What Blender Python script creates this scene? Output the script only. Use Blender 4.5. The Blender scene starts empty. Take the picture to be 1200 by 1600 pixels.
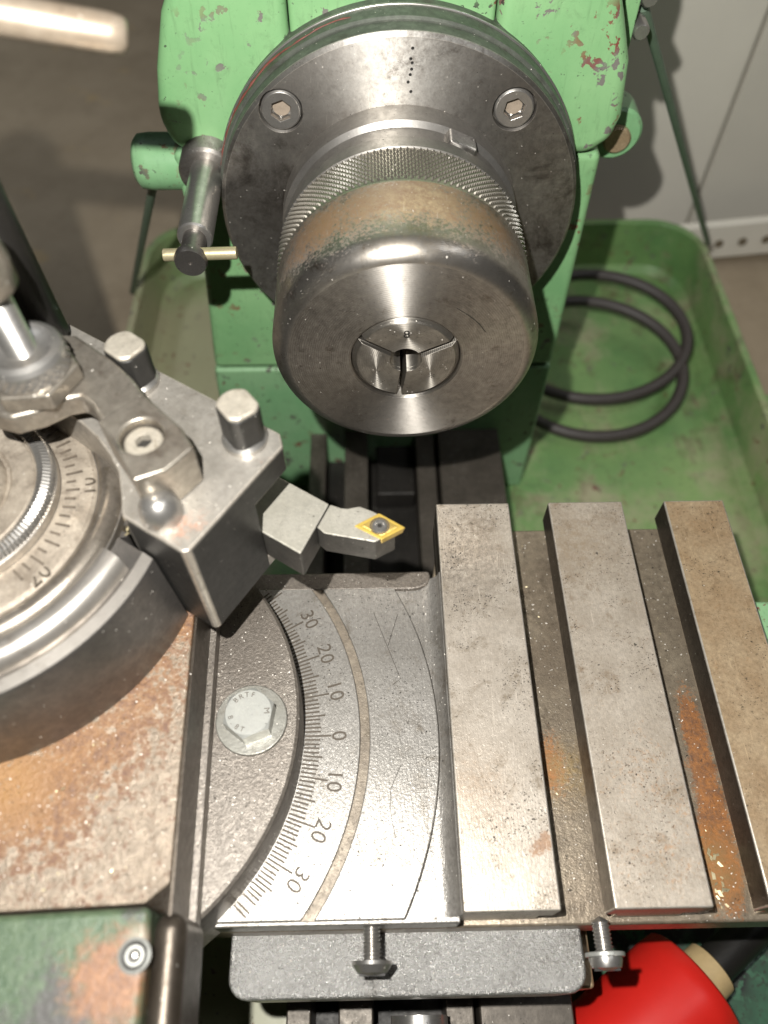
import bpy, bmesh, math, random
from math import sin, cos, pi, radians, sqrt, atan2, asin
from mathutils import Matrix, Vector
random.seed(7)
S = 0.001                                   # all sizes below are millimetres
sc = bpy.context.scene
COL = sc.collection

# ------------------------------------------------------------------ camera
CAM = (-9.14, -146.52, 148.68)
RX, RY, RZ = None, None, None
def _cam_axes():
    yh = Vector((558 - 600, -1021 - 800, 1200)).normalized()      # lathe axis seen from the lens
    dn = Vector((595 - 600, 1590 - 800, 1200)); dn = (dn - yh * dn.dot(yh)).normalized()
    zh = -dn; xh = yh.cross(zh)
    return xh, yh, zh
xh, yh, zh = _cam_axes()
Rw = Matrix((xh, yh, zh))                     # world = Rw @ cam (x right, y down, z forward)
right = Rw @ Vector((1, 0, 0)); down = Rw @ Vector((0, 1, 0)); fwd = Rw @ Vector((0, 0, 1))
cam = bpy.data.cameras.new('camera'); camo = bpy.data.objects.new('camera', cam); COL.objects.link(camo)
m = Matrix.Identity(4)
for i in range(3):
    m[i][0] = right[i]; m[i][1] = -down[i]; m[i][2] = -fwd[i]; m[i][3] = CAM[i] * S
camo.matrix_world = m
cam.sensor_fit = 'VERTICAL'; cam.sensor_height = 36; cam.lens = 27
cam.clip_start = 0.005; cam.clip_end = 20
cam.dof.use_dof = True; cam.dof.focus_distance = 0.208; cam.dof.aperture_fstop = 9.5
sc.camera = camo

# ------------------------------------------------------------------ world and lamps
w = bpy.data.worlds.new('World'); sc.world = w; w.use_nodes = True
bg = w.node_tree.nodes['Background']; bg.inputs[0].default_value = (1.0, 0.93, 0.82, 1); bg.inputs[1].default_value = 0.014
def lamp(name, kind, loc, power, color, size, target=None, sizey=None):
    l = bpy.data.lights.new(name, kind); o = bpy.data.objects.new(name, l); COL.objects.link(o)
    o.location = Vector(loc) * S; l.energy = power; l.color = color
    if kind == 'AREA':
        l.shape = 'RECTANGLE'; l.size = size * S; l.size_y = (sizey or size) * S; l.spread = radians(75)
        d = (Vector(target) - Vector(loc)); o.rotation_euler = d.to_track_quat('-Z', 'Y').to_euler()
    else: l.shadow_soft_size = size * S
    return o
flash_at = Vector(CAM) + right * -23 + down * -29 + fwd * -22
lamp('flash', 'POINT', flash_at, 5.0, (1.0, 0.985, 0.95), 1.8)
lamp('background_fill', 'AREA', (-520, 520, 800), 0.65, (0.9, 0.95, 1.0), 600, (-420, 500, -190), 90)  # unseen fill lamp added to brighten the bench top
lamp('background_fill', 'AREA', (560, 60, 700), 0.4, (0.95, 0.97, 1.0), 600, (330, 310, -150), 90)  # unseen fill lamp added to brighten the cabinet
sc.view_settings.view_transform = 'Standard'; sc.view_settings.look = 'None'
sc.view_settings.exposure = 0.0; sc.view_settings.gamma = 1.0
sc.render.engine = 'CYCLES'; sc.cycles.use_denoising = True; sc.cycles.max_bounces = 6; sc.cycles.diffuse_bounces = 1

# ------------------------------------------------------------------ node helpers
class NT:
    def __init__(s, name):
        s.m = bpy.data.materials.new(name); s.m.use_nodes = True
        s.t = s.m.node_tree; s.p = s.t.nodes['Principled BSDF']
        tc = s.n('ShaderNodeTexCoord'); mp = s.n('ShaderNodeMapping')
        mp.inputs['Scale'].default_value = (1000, 1000, 1000); s.l(tc.outputs['Object'], mp.inputs[0]); s.co = mp.outputs[0]
    def n(s, k): return s.t.nodes.new(k)
    def l(s, a, b): s.t.links.new(a, b)
    def noise(s, scale, detail=3, rough=.6, co=None, dist=0):
        n = s.n('ShaderNodeTexNoise'); n.inputs['Scale'].default_value = scale; n.inputs['Detail'].default_value = detail
        n.inputs['Roughness'].default_value = rough; n.inputs['Distortion'].default_value = dist
        s.l(co or s.co, n.inputs['Vector']); return n.outputs['Fac']
    def ramp(s, x, a, b, lo=0., hi=1.):
        r = s.n('ShaderNodeMapRange'); r.inputs[1].default_value = a; r.inputs[2].default_value = b
        r.inputs[3].default_value = lo; r.inputs[4].default_value = hi
        if hasattr(x, 'links'): s.l(x, r.inputs[0])
        else: r.inputs[0].default_value = x
        return r.outputs[0]
    def math(s, op, a, b=0., clamp=False):
        n = s.n('ShaderNodeMath'); n.operation = op; n.use_clamp = clamp
        for i, v in enumerate((a, b)):
            if hasattr(v, 'links'): s.l(v, n.inputs[i])
            else: n.inputs[i].default_value = v
        return n.outputs[0]
    def mix(s, f, a, b, mode='MIX'):
        n = s.n('ShaderNodeMix'); n.data_type = 'RGBA'; n.blend_type = mode
        for i, v in ((0, f), (6, a), (7, b)):
            if hasattr(v, 'links'): s.l(v, n.inputs[i])
            elif i == 0: n.inputs[i].default_value = v
            else: n.inputs[i].default_value = (*v, 1) if len(v) == 3 else v
        return n.outputs[2]
    def scaled(s, sx, sy, sz, rz=0):
        mp = s.n('ShaderNodeMapping'); mp.inputs['Scale'].default_value = (sx, sy, sz); mp.inputs['Rotation'].default_value = (0, 0, rz)
        s.l(s.co, mp.inputs[0]); return mp.outputs[0]
    def blob(s, x, y, z, r, soft=.6, sy=1.):
        """a stain or painted highlight with its own ragged outline round a point (mm, object space)"""
        d = s.n('ShaderNodeVectorMath'); d.operation = 'DISTANCE'; d.inputs[1].default_value = (x, y * sy, z)
        s.l(s.scaled(1, sy, 1) if sy != 1 else s.co, d.inputs[0])
        return s.ramp(d.outputs['Value'], r, r * (1 - soft), 0, 1)
    def bump(s, h, strength, dist=.2, prev=None):
        b = s.n('ShaderNodeBump'); b.inputs['Strength'].default_value = strength; b.inputs['Distance'].default_value = dist * S
        s.l(h, b.inputs['Height'])
        if prev is not None: s.l(prev, b.inputs['Normal'])
        return b.outputs[0]
    def out(s, col=None, rough=None, metal=None, normal=None, spec=None):
        for v, k in ((col, 'Base Color'), (rough, 'Roughness'), (metal, 'Metallic'), (normal, 'Normal'), (spec, 'Specular IOR Level')):
            if v is None: continue
            if hasattr(v, 'links'): s.l(v, s.p.inputs[k])
            elif isinstance(v, tuple): s.p.inputs[k].default_value = (*v, 1)
            else: s.p.inputs[k].default_value = v
        return s.m

def metal(name, c1, c2, rough=.4, metallic=.75, grain=.25, gscale=1.3, pits=.0, rust=0., rustc=((.33, .12, .03), (.16, .06, .025)),
          blobs=(), mott=.35, low=.06, stretch=None, scratch=0., dirt=0., dirtc=(.05, .042, .033), yellow=(), specks=.3, rings=0., mscale=.45, rmix=.55, rscale=1.1, rsoft=.13):
    t = NT(name)
    a = t.noise(low, 6, .65)
    col = t.mix(t.ramp(a, .35, .66), c1, c2)
    b = t.noise(mscale, 8, .75)
    col = t.mix(t.ramp(b, .36, .64, 0, mott), col, tuple(x * .42 for x in c1))
    if dirt:
        d = t.noise(low * 1.7, 8, .78, dist=.4); dm = t.ramp(d, .62 - .22 * dirt, .72 - .12 * dirt)
        col = t.mix(t.math('MULTIPLY', dm, .75), col, dirtc)
    met, ro = metallic, t.ramp(b, .25, .75, rough * .8, min(1, rough * 1.25))
    fine = t.noise(gscale, 4, .7)
    if stretch:                                # tooling marks run one way
        st = t.noise(1.0, 3, .6, co=t.scaled(*stretch)); fine = t.math('ADD', t.math('MULTIPLY', fine, .5), t.math('MULTIPLY', st, .7))
    rm = None
    if rust or blobs:
        r = t.noise(.16, 10, .78, dist=.6); r2 = t.noise(rscale, 6, .8)
        rr = t.math('ADD', r, t.math('MULTIPLY', t.math('SUBTRACT', t.ramp(r2, .34, .66), .5), rmix * .42))
        for bb in blobs:
            rr = t.math('ADD', rr, t.math('MULTIPLY', t.blob(*bb[:4], .75, *(bb[5:6] or (1.,))), bb[4]))
        th = .86 - .36 * rust
        rm = t.ramp(rr, th, th + rsoft)
        rc = t.mix(t.ramp(t.noise(.5, 6, .8), .35, .65), *rustc)
        col = t.mix(t.math('MULTIPLY', rm, .85), col, rc)
        met = t.ramp(rm, 0, 1, metallic, .05); ro = t.math('ADD', ro, t.math('MULTIPLY', rm, .15))
    for (bx_, by_, bz_, br_, am, cc) in yellow:
        f = t.math('MULTIPLY', t.blob(bx_, by_, bz_, br_, .8), am)
        f = t.math('MULTIPLY', f, t.ramp(t.noise(.5, 9, .85), .40, .60)); col = t.mix(f, col, cc)
    if pits:
        p = t.noise(.9, 2, .5); pm = t.ramp(p, .745 - .05 * pits, .775 - .05 * pits)
        p2 = t.noise(2.2, 1, .5); pm = t.math('MAXIMUM', pm, t.ramp(p2, .74 - .07 * pits, .77 - .07 * pits))
        pm = t.math('MULTIPLY', pm, t.ramp(t.noise(.085, 3, .6), .44, .58, .12, 1)); col = t.mix(t.math('MULTIPLY', pm, .9), col, (.018, .015, .012)); ro = t.math('MAXIMUM', ro, t.math('MULTIPLY', pm, .8))
        fine = t.math('SUBTRACT', fine, t.math('MULTIPLY', pm, .9))
    if scratch:
        for k, (ang, sx) in enumerate(((.6, 1), (-.8, 1.3))):
            q = t.noise(.9, 2, .5, dist=.25, co=t.scaled(2.4 * sx, .11, .3, ang)); sm = t.ramp(q, .71, .73)
            col = t.mix(t.math('MULTIPLY', sm, scratch), col, tuple(min(1, x * 1.6) for x in c2))
    if specks:                                 # pale dust, also painted sparkle of the grain
        q = t.noise(1.9, 0, .5); sm = t.ramp(q, .865 - .05 * specks, .885 - .05 * specks)
        col = t.mix(sm, col, (.75, .70, .62)); met = t.math('MULTIPLY', t.math('SUBTRACT', 1., t.math('MULTIPLY', sm, .8)), met)
    n = t.bump(fine, grain, .25 if grain < .8 else .6)
    if rings:                                  # turning marks round the spindle axis
        wv = t.n('ShaderNodeTexWave'); wv.wave_type = 'RINGS'; wv.rings_direction = 'Y'; wv.inputs['Scale'].default_value = .55
        wv.inputs['Distortion'].default_value = 1.5; wv.inputs['Detail'].default_value = 4; wv.inputs['Detail Scale'].default_value = .4; t.l(t.co, wv.inputs['Vector'])
        n = t.bump(wv.outputs['Fac'], rings, .06, n); ro = t.math('ADD', ro, t.ramp(wv.outputs['Fac'], 0, 1, -.06, .08))
    return t.out(col, ro, met, n)

def paint(name, c1, c2, chip=.5, primer=(.19, .045, .03), under=(.16, .15, .13), rough=.38, dusty=0., dust=(.35, .33, .2), grime=.4, low=.03, blobs=()):
    t = NT(name)
    a = t.noise(low, 5, .6); col = t.mix(t.ramp(a, .35, .65), c1, c2)
    g = t.noise(.12, 9, .78, dist=.5); col = t.mix(t.ramp(g, .55, .78, 0, grime), col, (.05, .06, .035))
    fl = t.noise(.8, 4, .7); col = t.mix(t.ramp(fl, .62, .72, 0, .4), col, tuple(x * .5 for x in c1))
    gs = t.noise(.5, 6, .7, co=t.scaled(1, .4, .12)); col = t.mix(t.ramp(gs, .56, .74, 0, .45), col, tuple(x * .45 for x in c2))
    if dusty:
        rs = t.noise(.045, 8, .72, dist=.6); col = t.mix(t.ramp(rs, .54, .68, 0, .8), col, (.12, .085, .05)); rs = t.noise(.09, 6, .7, dist=.4); col = t.mix(t.ramp(rs, .64, .70, 0, .8), col, (.16, .06, .035))
        d = t.noise(.022, 8, .7); dd = t.ramp(d, .6 - .3 * dusty, .75 - .2 * dusty)
        for bb in blobs: dd = t.math('MAXIMUM', dd, t.blob(*bb))
        col = t.mix(t.math('MULTIPLY', dd, .8), col, dust)
    c = t.noise(.17, 6, .62, dist=.3); cm = t.ramp(c, .725 - .1 * chip, .74 - .1 * chip)
    c3 = t.noise(.5, 3, .6); cm2 = t.ramp(c3, .76 - .08 * chip, .775 - .08 * chip)
    cl = t.ramp(t.noise(.03, 3, .6), .42, .56); cm = t.math('MULTIPLY', cm, cl); cm2 = t.math('MULTIPLY', cm2, t.ramp(t.noise(.05, 3, .6), .40, .60))
    cc = t.mix(t.ramp(t.noise(.06, 3), .45, .55), primer, under)
    col = t.mix(cm, col, cc); col = t.mix(t.math('MULTIPLY', cm2, .9), col, (.035, .03, .025))
    h = t.math('SUBTRACT', t.math('MULTIPLY', t.noise(.25, 4, .5), .35), t.math('MAXIMUM', cm, cm2))
    return t.out(col, t.ramp(t.math('MAXIMUM', cm, cm2), 0, 1, rough, .7), 0., t.bump(h, .35, .35))

def plain(name, c, rough=.5, metallic=0., bump=.15, scale=1.2, var=.35):
    t = NT(name); n = t.noise(scale * .4, 6, .7)
    col = t.mix(t.ramp(n, .3, .7, 0, var), c, tuple(x * .45 for x in c))
    return t.out(col, rough, metallic, t.bump(t.noise(scale, 4, .7), bump, .25))

# ------------------------------------------------------------------ mesh helpers
class MB:
    def __init__(s): s.v = []; s.f = []
    def add(s, vs, fs, mat=None):
        o = len(s.v); s.v += [tuple(mat @ Vector(v)) if mat else tuple(v) for v in vs]; s.f += [tuple(i + o for i in f) for f in fs]; return s
    def prism(s, poly, z0, z1, mat=None):
        n = len(poly)
        if sum(poly[i][0] * poly[(i + 1) % n][1] - poly[(i + 1) % n][0] * poly[i][1] for i in range(n)) < 0: poly = poly[::-1]
        vs = [(x, y, z0) for x, y in poly] + [(x, y, z1) for x, y in poly]
        fs = [tuple(range(n - 1, -1, -1)), tuple(range(n, 2 * n))] + [(i, (i + 1) % n, n + (i + 1) % n, n + i) for i in range(n)]
        return s.add(vs, fs, mat)
    def taper(s, p0, p1, z0, z1, mat=None):
        n = len(p0)
        vs = [(x, y, z0) for x, y in p0] + [(x, y, z1) for x, y in p1]
        fs = [tuple(range(n - 1, -1, -1)), tuple(range(n, 2 * n))] + [(i, (i + 1) % n, n + (i + 1) % n, n + i) for i in range(n)]
        return s.add(vs, fs, mat)
    def box(s, x0, x1, y0, y1, z0, z1, mat=None): return s.prism([(x0, y0), (x1, y0), (x1, y1), (x0, y1)], z0, z1, mat)
    def lathe(s, prof, n=96, mat=None, a0=0., a1=2 * pi, closed=False):
        """prof: (r, h) pairs revolved round local Z"""
        full = abs(a1 - a0 - 2 * pi) < 1e-6; k = n if full else n + 1; P = len(prof)
        vs = [(r * cos(a0 + (a1 - a0) * i / n), r * sin(a0 + (a1 - a0) * i / n), h) for i in range(k) for r, h in prof]
        fs = []
        for i in range(n):
            j = (i + 1) % k
            for q in range(P - (0 if closed else 1)):
                q2 = (q + 1) % P
                if prof[q][0] < 1e-6 and prof[q2][0] < 1e-6: continue
                fs.append((i * P + q, j * P + q, j * P + q2, i * P + q2))
        if not full and closed: fs += [tuple(range(P - 1, -1, -1)), tuple(n * P + q for q in range(P))]
        return s.add(vs, fs, mat)
    def tube(s, path, r, n=12, mat=None, closed=False):
        path = [Vector(p) for p in path]; k = len(path); vs = []; up = Vector((0, 0, 1))
        for i, p in enumerate(path):
            a = path[(i - 1) % k] if closed or i > 0 else p; b = path[(i + 1) % k] if closed or i < k - 1 else p
            d = (b - a).normalized(); u = d.cross(up)
            if u.length < 1e-3: u = d.cross(Vector((1, 0, 0)))
            u.normalize(); q = u.cross(d); rr = r[i] if isinstance(r, (list, tuple)) else r
            vs += [p + (u * cos(2 * pi * j / n) + q * sin(2 * pi * j / n)) * rr for j in range(n)]
        fs = [(i * n + j, ((i + 1) % k) * n + j, ((i + 1) % k) * n + (j + 1) % n, i * n + (j + 1) % n) for i in range(k if closed else k - 1) for j in range(n)]
        if not closed: fs += [tuple(range(n)), tuple((k - 1) * n + j for j in range(n - 1, -1, -1))]
        return s.add(vs, fs, mat)
    def mesh(s, name, inv=None):
        me = bpy.data.meshes.new(name)
        me.from_pydata([tuple((inv @ Vector(v) if inv else Vector(v)) * S) for v in s.v], [], s.f); me.update()
        bm = bmesh.new(); bm.from_mesh(me); bmesh.ops.recalc_face_normals(bm, faces=bm.faces); bm.to_mesh(me); bm.free()
        return me
    def build(s, name, mat, parent=None, bevel=0, seg=2, smooth=32, world=True, kind=None, ang=35, edge=None):
        root = parent
        while root is not None and root.parent is not None: root = root.parent
        inv = None
        if root is not None and world: inv = ROOTS[root.name].inverted()
        me = s.mesh(name, inv); me.materials.append(mat)
        return finish(me, name, parent, bevel, seg, smooth, kind, ang, edge)
def finish(me, name, parent, bevel=0, seg=2, smooth=32, kind=None, ang=35, edge=None):
    for p in me.polygons: p.use_smooth = True
    me.set_sharp_from_angle(angle=radians(smooth))
    o = bpy.data.objects.new(name, me); COL.objects.link(o); o.parent = parent
    if bevel:
        b = o.modifiers.new('bevel', 'BEVEL'); b.width = bevel * S; b.segments = seg; b.limit_method = 'ANGLE'; b.angle_limit = radians(ang); b.harden_normals = True
        b.use_clamp_overlap = True
        if edge: me.materials.append(edge); b.material = len(me.materials) - 1
    if kind: o['kind'] = kind
    return o
ROOTS = {}
def thing(name, label, cat, loc=(0, 0, 0), rotz=0., group=None):
    o = bpy.data.objects.new(name, None); COL.objects.link(o); o.empty_display_size = .01
    o.location = Vector(loc) * S; o.rotation_euler = (0, 0, rotz); o['label'] = label; o['category'] = cat
    if group: o['group'] = group
    ROOTS[o.name] = Matrix.Translation(Vector(loc)) @ Matrix.Rotation(rotz, 4, 'Z')
    return o
def cut(mb, cutters, name, mat, parent, bevel=0, seg=2, world=True, smooth=32, edge=None):
    root = parent
    while root.parent is not None: root = root.parent
    inv = ROOTS[root.name].inverted() if world else None
    a = bpy.data.objects.new('tmp', mb.mesh('tmp', inv)); COL.objects.link(a); tmp = []
    for c in cutters:
        b = bpy.data.objects.new('tmpc', c.mesh('tmpc', inv)); COL.objects.link(b); tmp.append(b)
        md = a.modifiers.new('b', 'BOOLEAN'); md.operation = 'DIFFERENCE'; md.solver = 'EXACT'; md.object = b
    dg = bpy.context.evaluated_depsgraph_get(); me = bpy.data.meshes.new_from_object(a.evaluated_get(dg)); me.name = name
    for b in tmp + [a]: bpy.data.objects.remove(b, do_unlink=True)
    me.materials.clear(); me.materials.append(mat)
    return finish(me, name, parent, bevel, seg, smooth, edge=edge)
def frame(origin, xax, yax, zax):
    m = Matrix.Identity(4)
    for i in range(3): m[i][0] = xax[i]; m[i][1] = yax[i]; m[i][2] = zax[i]; m[i][3] = origin[i]
    return m
def axisY(x, y, z): return frame((x, y, z), (1, 0, 0), (0, 0, 1), (0, 1, 0))   # local z -> +Y, local x -> X, local y -> Z (mirrored is fine: normals are recalculated)
def T(x, y, z=0, rz=0): return Matrix.Translation((x, y, z)) @ Matrix.Rotation(rz, 4, 'Z')
def circ(r, n, cx=0, cy=0, a0=0): return [(cx + r * cos(a0 + 2 * pi * i / n), cy + r * sin(a0 + 2 * pi * i / n)) for i in range(n)]
def rrect(x0, x1, y0, y1, r, n=5):
    out = []
    for cx, cy, a in ((x1 - r, y1 - r, 0), (x0 + r, y1 - r, pi / 2), (x0 + r, y0 + r, pi), (x1 - r, y0 + r, 1.5 * pi)):
        out += [(cx + r * cos(a + pi / 2 * i / n), cy + r * sin(a + pi / 2 * i / n)) for i in range(n + 1)]
    return out
def flats(r, f, n=40): return [(max(-f, min(f, r * cos(2 * pi * i / n))), max(-f - .3, min(9, r * sin(2 * pi * i / n)))) for i in range(n)]
def text_mb(txt, size, mat, extrude=.02, offset=-.004, space=1.0):
    cu = bpy.data.curves.new('t', 'FONT'); cu.body = txt; cu.size = size; cu.align_x = 'CENTER'; cu.align_y = 'CENTER'
    cu.extrude = extrude; cu.offset = offset * size; cu.space_character = space; cu.resolution_u = 3
    o = bpy.data.objects.new('t', cu); COL.objects.link(o)
    dg = bpy.context.evaluated_depsgraph_get(); me = bpy.data.meshes.new_from_object(o.evaluated_get(dg))
    b = MB().add([tuple(v.co) for v in me.vertices], [tuple(p.vertices) for p in me.polygons], mat)
    bpy.data.objects.remove(o, do_unlink=True); bpy.data.meshes.remove(me); bpy.data.curves.remove(cu); return b

# ------------------------------------------------------------------ materials
G1, G2 = (.17, .355, .155), (.235, .43, .20)
M = {}
M['green'] = paint('green_paint', G1, G2, 1.25)
M['green_worn'] = paint('green_paint_worn', (.17, .36, .17), (.24, .42, .22), 1.25, under=(.10, .09, .075), grime=.8)
M['green_tray'] = paint('green_tray_paint', (.12, .25, .085), (.25, .38, .14), 1.1, dusty=.35, dust=(.42, .38, .25), grime=.75, low=.012, blobs=((-130, 110, 18, 90, .5), (-73, -215, 18, 70, .6)))
M['green_rod'] = plain('grey_green_rod', (.13, .19, .13), .5, 0, .1, .6)
M['green_dark'] = paint('dark_green_speckled_paint', (.03, .10, .05), (.05, .15, .08), 2.6, primer=(.02, .022, .02), under=(.02, .022, .02))
M['nose_face'] = metal('turned_steel_face', (.40, .37, .33), (.50, .465, .42), .46, .97, .05, 1.2, .12, .12, rustc=((.16, .07, .03), (.085, .045, .022)), mott=.35, low=.08, dirt=.2, dirtc=(.14, .11, .08), scratch=.12, specks=.35, rings=.3, rmix=.7,
                  blobs=((-4, -1, -24, 4, .3), (6, -1, -24, 3.5, .28)))
M['nose'] = metal('polished_steel_nose', (.40, .37, .33), (.52, .485, .44), .33, .95, .05, 1.2, .12, .12, rustc=((.20, .10, .035), (.085, .045, .022)), mott=.35, low=.08, dirt=.2, dirtc=(.12, .09, .06), scratch=.15, specks=.35, rmix=1.6, rsoft=.35,
                  blobs=((13, 17, 33, 18, .62), (-15, 17, 32, 18, .6), (0, 21, 36, 16, .5), (-29, 18, 22, 17, .55), (30, 18, 22, 17, .55)), yellow=((2, 17, 36, 22, .8, (.44, .33, .19)), (-18, 19, 28, 14, .9, (.22, .13, .06)), (20, 19, 27, 14, .9, (.22, .13, .06))))
def anis(m, amount, rot, axis='Y'):
    t = m.node_tree; p = t.nodes['Principled BSDF']; tg = t.nodes.new('ShaderNodeTangent'); tg.direction_type = 'RADIAL'; tg.axis = axis
    t.links.new(tg.outputs[0], p.inputs['Tangent']); p.inputs['Anisotropic'].default_value = amount; p.inputs['Anisotropic Rotation'].default_value = rot
anis(M['nose'], .55, 0.25); anis(M['nose_face'], .94, 0.25)
M['collet'] = metal('collet_steel', (.34, .31, .27), (.43, .40, .35), .45, .92, .06, 1.4, .25, .0, mott=.35, rings=.2)
anis(M['collet'], .9, 0.25)
M['flange'] = metal('flange_steel', (.33, .30, .27), (.54, .515, .475), .48, .92, .12, 1.4, .25, .14, rustc=((.10, .06, .035), (.065, .045, .03)), mott=.5, dirt=.42, dirtc=(.09, .075, .06), low=.035, scratch=.25, specks=.8,
                     yellow=((0, -60, 217, 30, .8, (.62, .60, .56)),))  # pale patch paints the flash highlight at the flange top
anis(M['flange'], .75, 0.25)
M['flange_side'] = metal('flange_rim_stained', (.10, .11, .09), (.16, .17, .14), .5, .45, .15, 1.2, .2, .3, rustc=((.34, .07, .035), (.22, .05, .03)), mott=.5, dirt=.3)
M['collar'] = metal('collar_steel', (.33, .31, .285), (.42, .40, .37), .34, .85, .06, 1.3, .2, .05, mott=.4)
M['knurl'] = metal('knurl_steel', (.50, .46, .39), (.60, .55, .47), .30, .92, .04, 1.5, 0, .02, mott=.35)
M['slab'] = metal('ground_iron', (.44, .38, .31), (.58, .515, .435), .36, .45, .4, 1.3, 1.25, .26, rustc=((.30, .16, .075), (.19, .11, .065)), mott=.5, low=.1, dirt=.42, dirtc=(.19, .145, .095), scratch=.22, stretch=(2., .5, 1), mscale=.95, rmix=.8,
                   blobs=((8.5, -44, 32, 5, .35), (11, -42, 32, 4, .3), (-3, -2, 32, 3, .2)), yellow=((-4, 33, 32, 20, 1., (.18, .155, .125)), (2, 46, 32, 7, .9, (.17, .13, .09)), (-5, -30, 32, 14, .5, (.3, .2, .12))))
M['slab_b'] = metal('ground_iron_speckled', (.43, .365, .29), (.56, .49, .405), .36, .45, .4, 1.3, 1.0, .44, rustc=((.42, .22, .08), (.28, .15, .07)), mott=.5, low=.1, dirt=.36, dirtc=(.22, .155, .095), scratch=.22, stretch=(2., .5, 1), mscale=.95, rmix=1.2, rsoft=.3,
                   blobs=((38, -42, 32, 26, .16), (36, -22, 32, 14, .12)), yellow=((30, 40, 32, 16, .7, (.30, .22, .14)),))
M['slab_rust'] = metal('ground_iron_tanned', (.37, .255, .145), (.50, .38, .24), .40, .4, .35, 1.3, .9, .58, rustc=((.38, .19, .065), (.25, .125, .05)), mott=.55, low=.1, dirt=.3, dirtc=(.20, .13, .07), scratch=.3, rmix=1.2, rsoft=.3, mscale=.9)
M['slot'] = metal('slot_iron', (.25, .20, .145), (.36, .30, .22), .34, .5, .6, 1.0, .5, .24, rustc=((.36, .13, .02), (.10, .04, .018)), mott=.6, dirt=.45, dirtc=(.08, .06, .04), specks=.9, rmix=1.5, rscale=1.3, rsoft=.3,
                   blobs=((17, -20, 15, 8, .6, .6), (59, -8, 15, 5, .6, .3), (59, -32, 15, 6, .95, .2), (51, -20, 15, 4, .6, .4), (56, -47, 15, 8, .6, .5)), yellow=((22, -22, 15, 12, .6, (.34, .22, .07)), (55, -46, 15, 12, .6, (.34, .20, .06))))
M['cast'] = metal('cast_iron_grey', (.31, .29, .26), (.43, .405, .37), .34, .6, .7, 1.4, .6, .05, mott=.55, low=.045, dirt=.4, dirtc=(.13, .105, .075), stretch=(1.6, .25, 1), specks=.8, mscale=.9)
M['cast_dark'] = metal('cast_iron_swivel', (.17, .145, .12), (.26, .23, .195), .38, .5, .75, 1.3, .5, .08, rustc=((.25, .14, .06), (.12, .08, .05)), mott=.65, low=.03, dirt=.25, specks=1.0, mscale=1.0)
M['groove'] = metal('dirty_groove', (.20, .165, .125), (.28, .235, .18), .45, .4, .5, 1.2, .5, .15, rustc=((.2, .11, .05), (.13, .08, .045)), mott=.6, low=.1, dirt=.4, dirtc=(.1, .08, .055))
M['saddle'] = metal('cast_iron_saddle', (.42, .405, .38), (.56, .545, .515), .28, .75, .8, 1.5, .35, .03, mott=.6, low=.05, dirt=.35, dirtc=(.12, .105, .085), specks=1.3, mscale=1.3)
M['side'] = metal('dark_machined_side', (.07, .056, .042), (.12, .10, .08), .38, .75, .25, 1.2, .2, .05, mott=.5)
M['post'] = metal('toolpost_steel', (.19, .175, .16), (.29, .27, .25), .40, .9, .10, 1.2, .08, .0, mott=.4, low=.05, stretch=(.3, .3, 2.2))
M['shoulder'] = metal('bright_toolpost_steel', (.42, .385, .34), (.55, .51, .46), .33, .8, .06, 1.2, .1, .05, rustc=((.25, .13, .07), (.14, .08, .05)), mott=.35, dirt=.25, dirtc=(.16, .12, .085), low=.06)
M['rim'] = metal('stained_toolpost_rim', (.22, .19, .155), (.34, .30, .25), .34, .75, .15, 1.2, .25, .15, rustc=((.22, .12, .06), (.12, .07, .04)), mott=.5, low=.09, dirt=.4, dirtc=(.10, .08, .055))
M['dial'] = metal('toolpost_dial', (.34, .29, .23), (.47, .405, .325), .48, .45, .2, 1.3, .2, .12, rustc=((.32, .17, .09), (.2, .11, .06)), mott=.5, dirt=.62, dirtc=(.15, .12, .09), low=.09)
M['block'] = metal('holder_steel', (.36, .33, .285), (.48, .445, .395), .36, .6, .35, 1.2, .5, .10, rustc=((.33, .15, .08), (.24, .12, .08)), mott=.5, low=.07, dirt=.3, dirtc=(.17, .14, .105), scratch=.25, stretch=(2., .3, 1),
                   blobs=((28, 1, 35, 9, .22), (8, 2, 35, 9, .24), (3, 6, 35, 8, .24), (33, 8, 35, 8, .18)))
M['block_side'] = metal('holder_dark_side', (.022, .021, .019), (.04, .038, .034), .42, .3, .06, 1.2, .05, 0, mott=.25)
M['bracket'] = metal('bracket_steel', (.30, .265, .22), (.42, .38, .32), .34, .75, .22, 1.3, .3, .12, rustc=((.3, .15, .09), (.2, .11, .07)), mott=.55, dirt=.4, dirtc=(.13, .10, .075), low=.08)
M['screw'] = metal('bright_screw_steel', (.42, .40, .37), (.52, .50, .47), .30, .85, .07, 1.3, .1, .02, mott=.35)
M['screw_top'] = metal('pale_screw_head', (.48, .43, .35), (.58, .53, .44), .42, .5, .6, .8, .3, .1, mott=.5, dirt=.3, dirtc=(.2, .16, .11))
M['black'] = plain('blackened_steel', (.022, .02, .018), .42, .3, .2, .9)
M['dark'] = plain('dark_recess', (.02, .018, .015), .6, .2)
M['mark'] = plain('engraved_mark', (.085, .068, .05), .6, .3, .1)
M['mark_soft'] = plain('shallow_engraving', (.15, .12, .09), .6, .3, .3, 1.2, .8)
M['mark_dark'] = plain('dark_engraved_mark', (.055, .045, .035), .6, .3, .1)
M['zinc'] = metal('zinc_plated_steel', (.37, .37, .34), (.47, .47, .43), .36, .5, .15, 1.2, .2, .03, mott=.35, dirt=.2, dirtc=(.2, .17, .12))
M['washer'] = metal('dull_zinc_washer', (.27, .26, .225), (.36, .35, .31), .36, .6, .3, 1.2, .3, .05, mott=.5, dirt=.35, dirtc=(.12, .10, .075))
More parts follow.
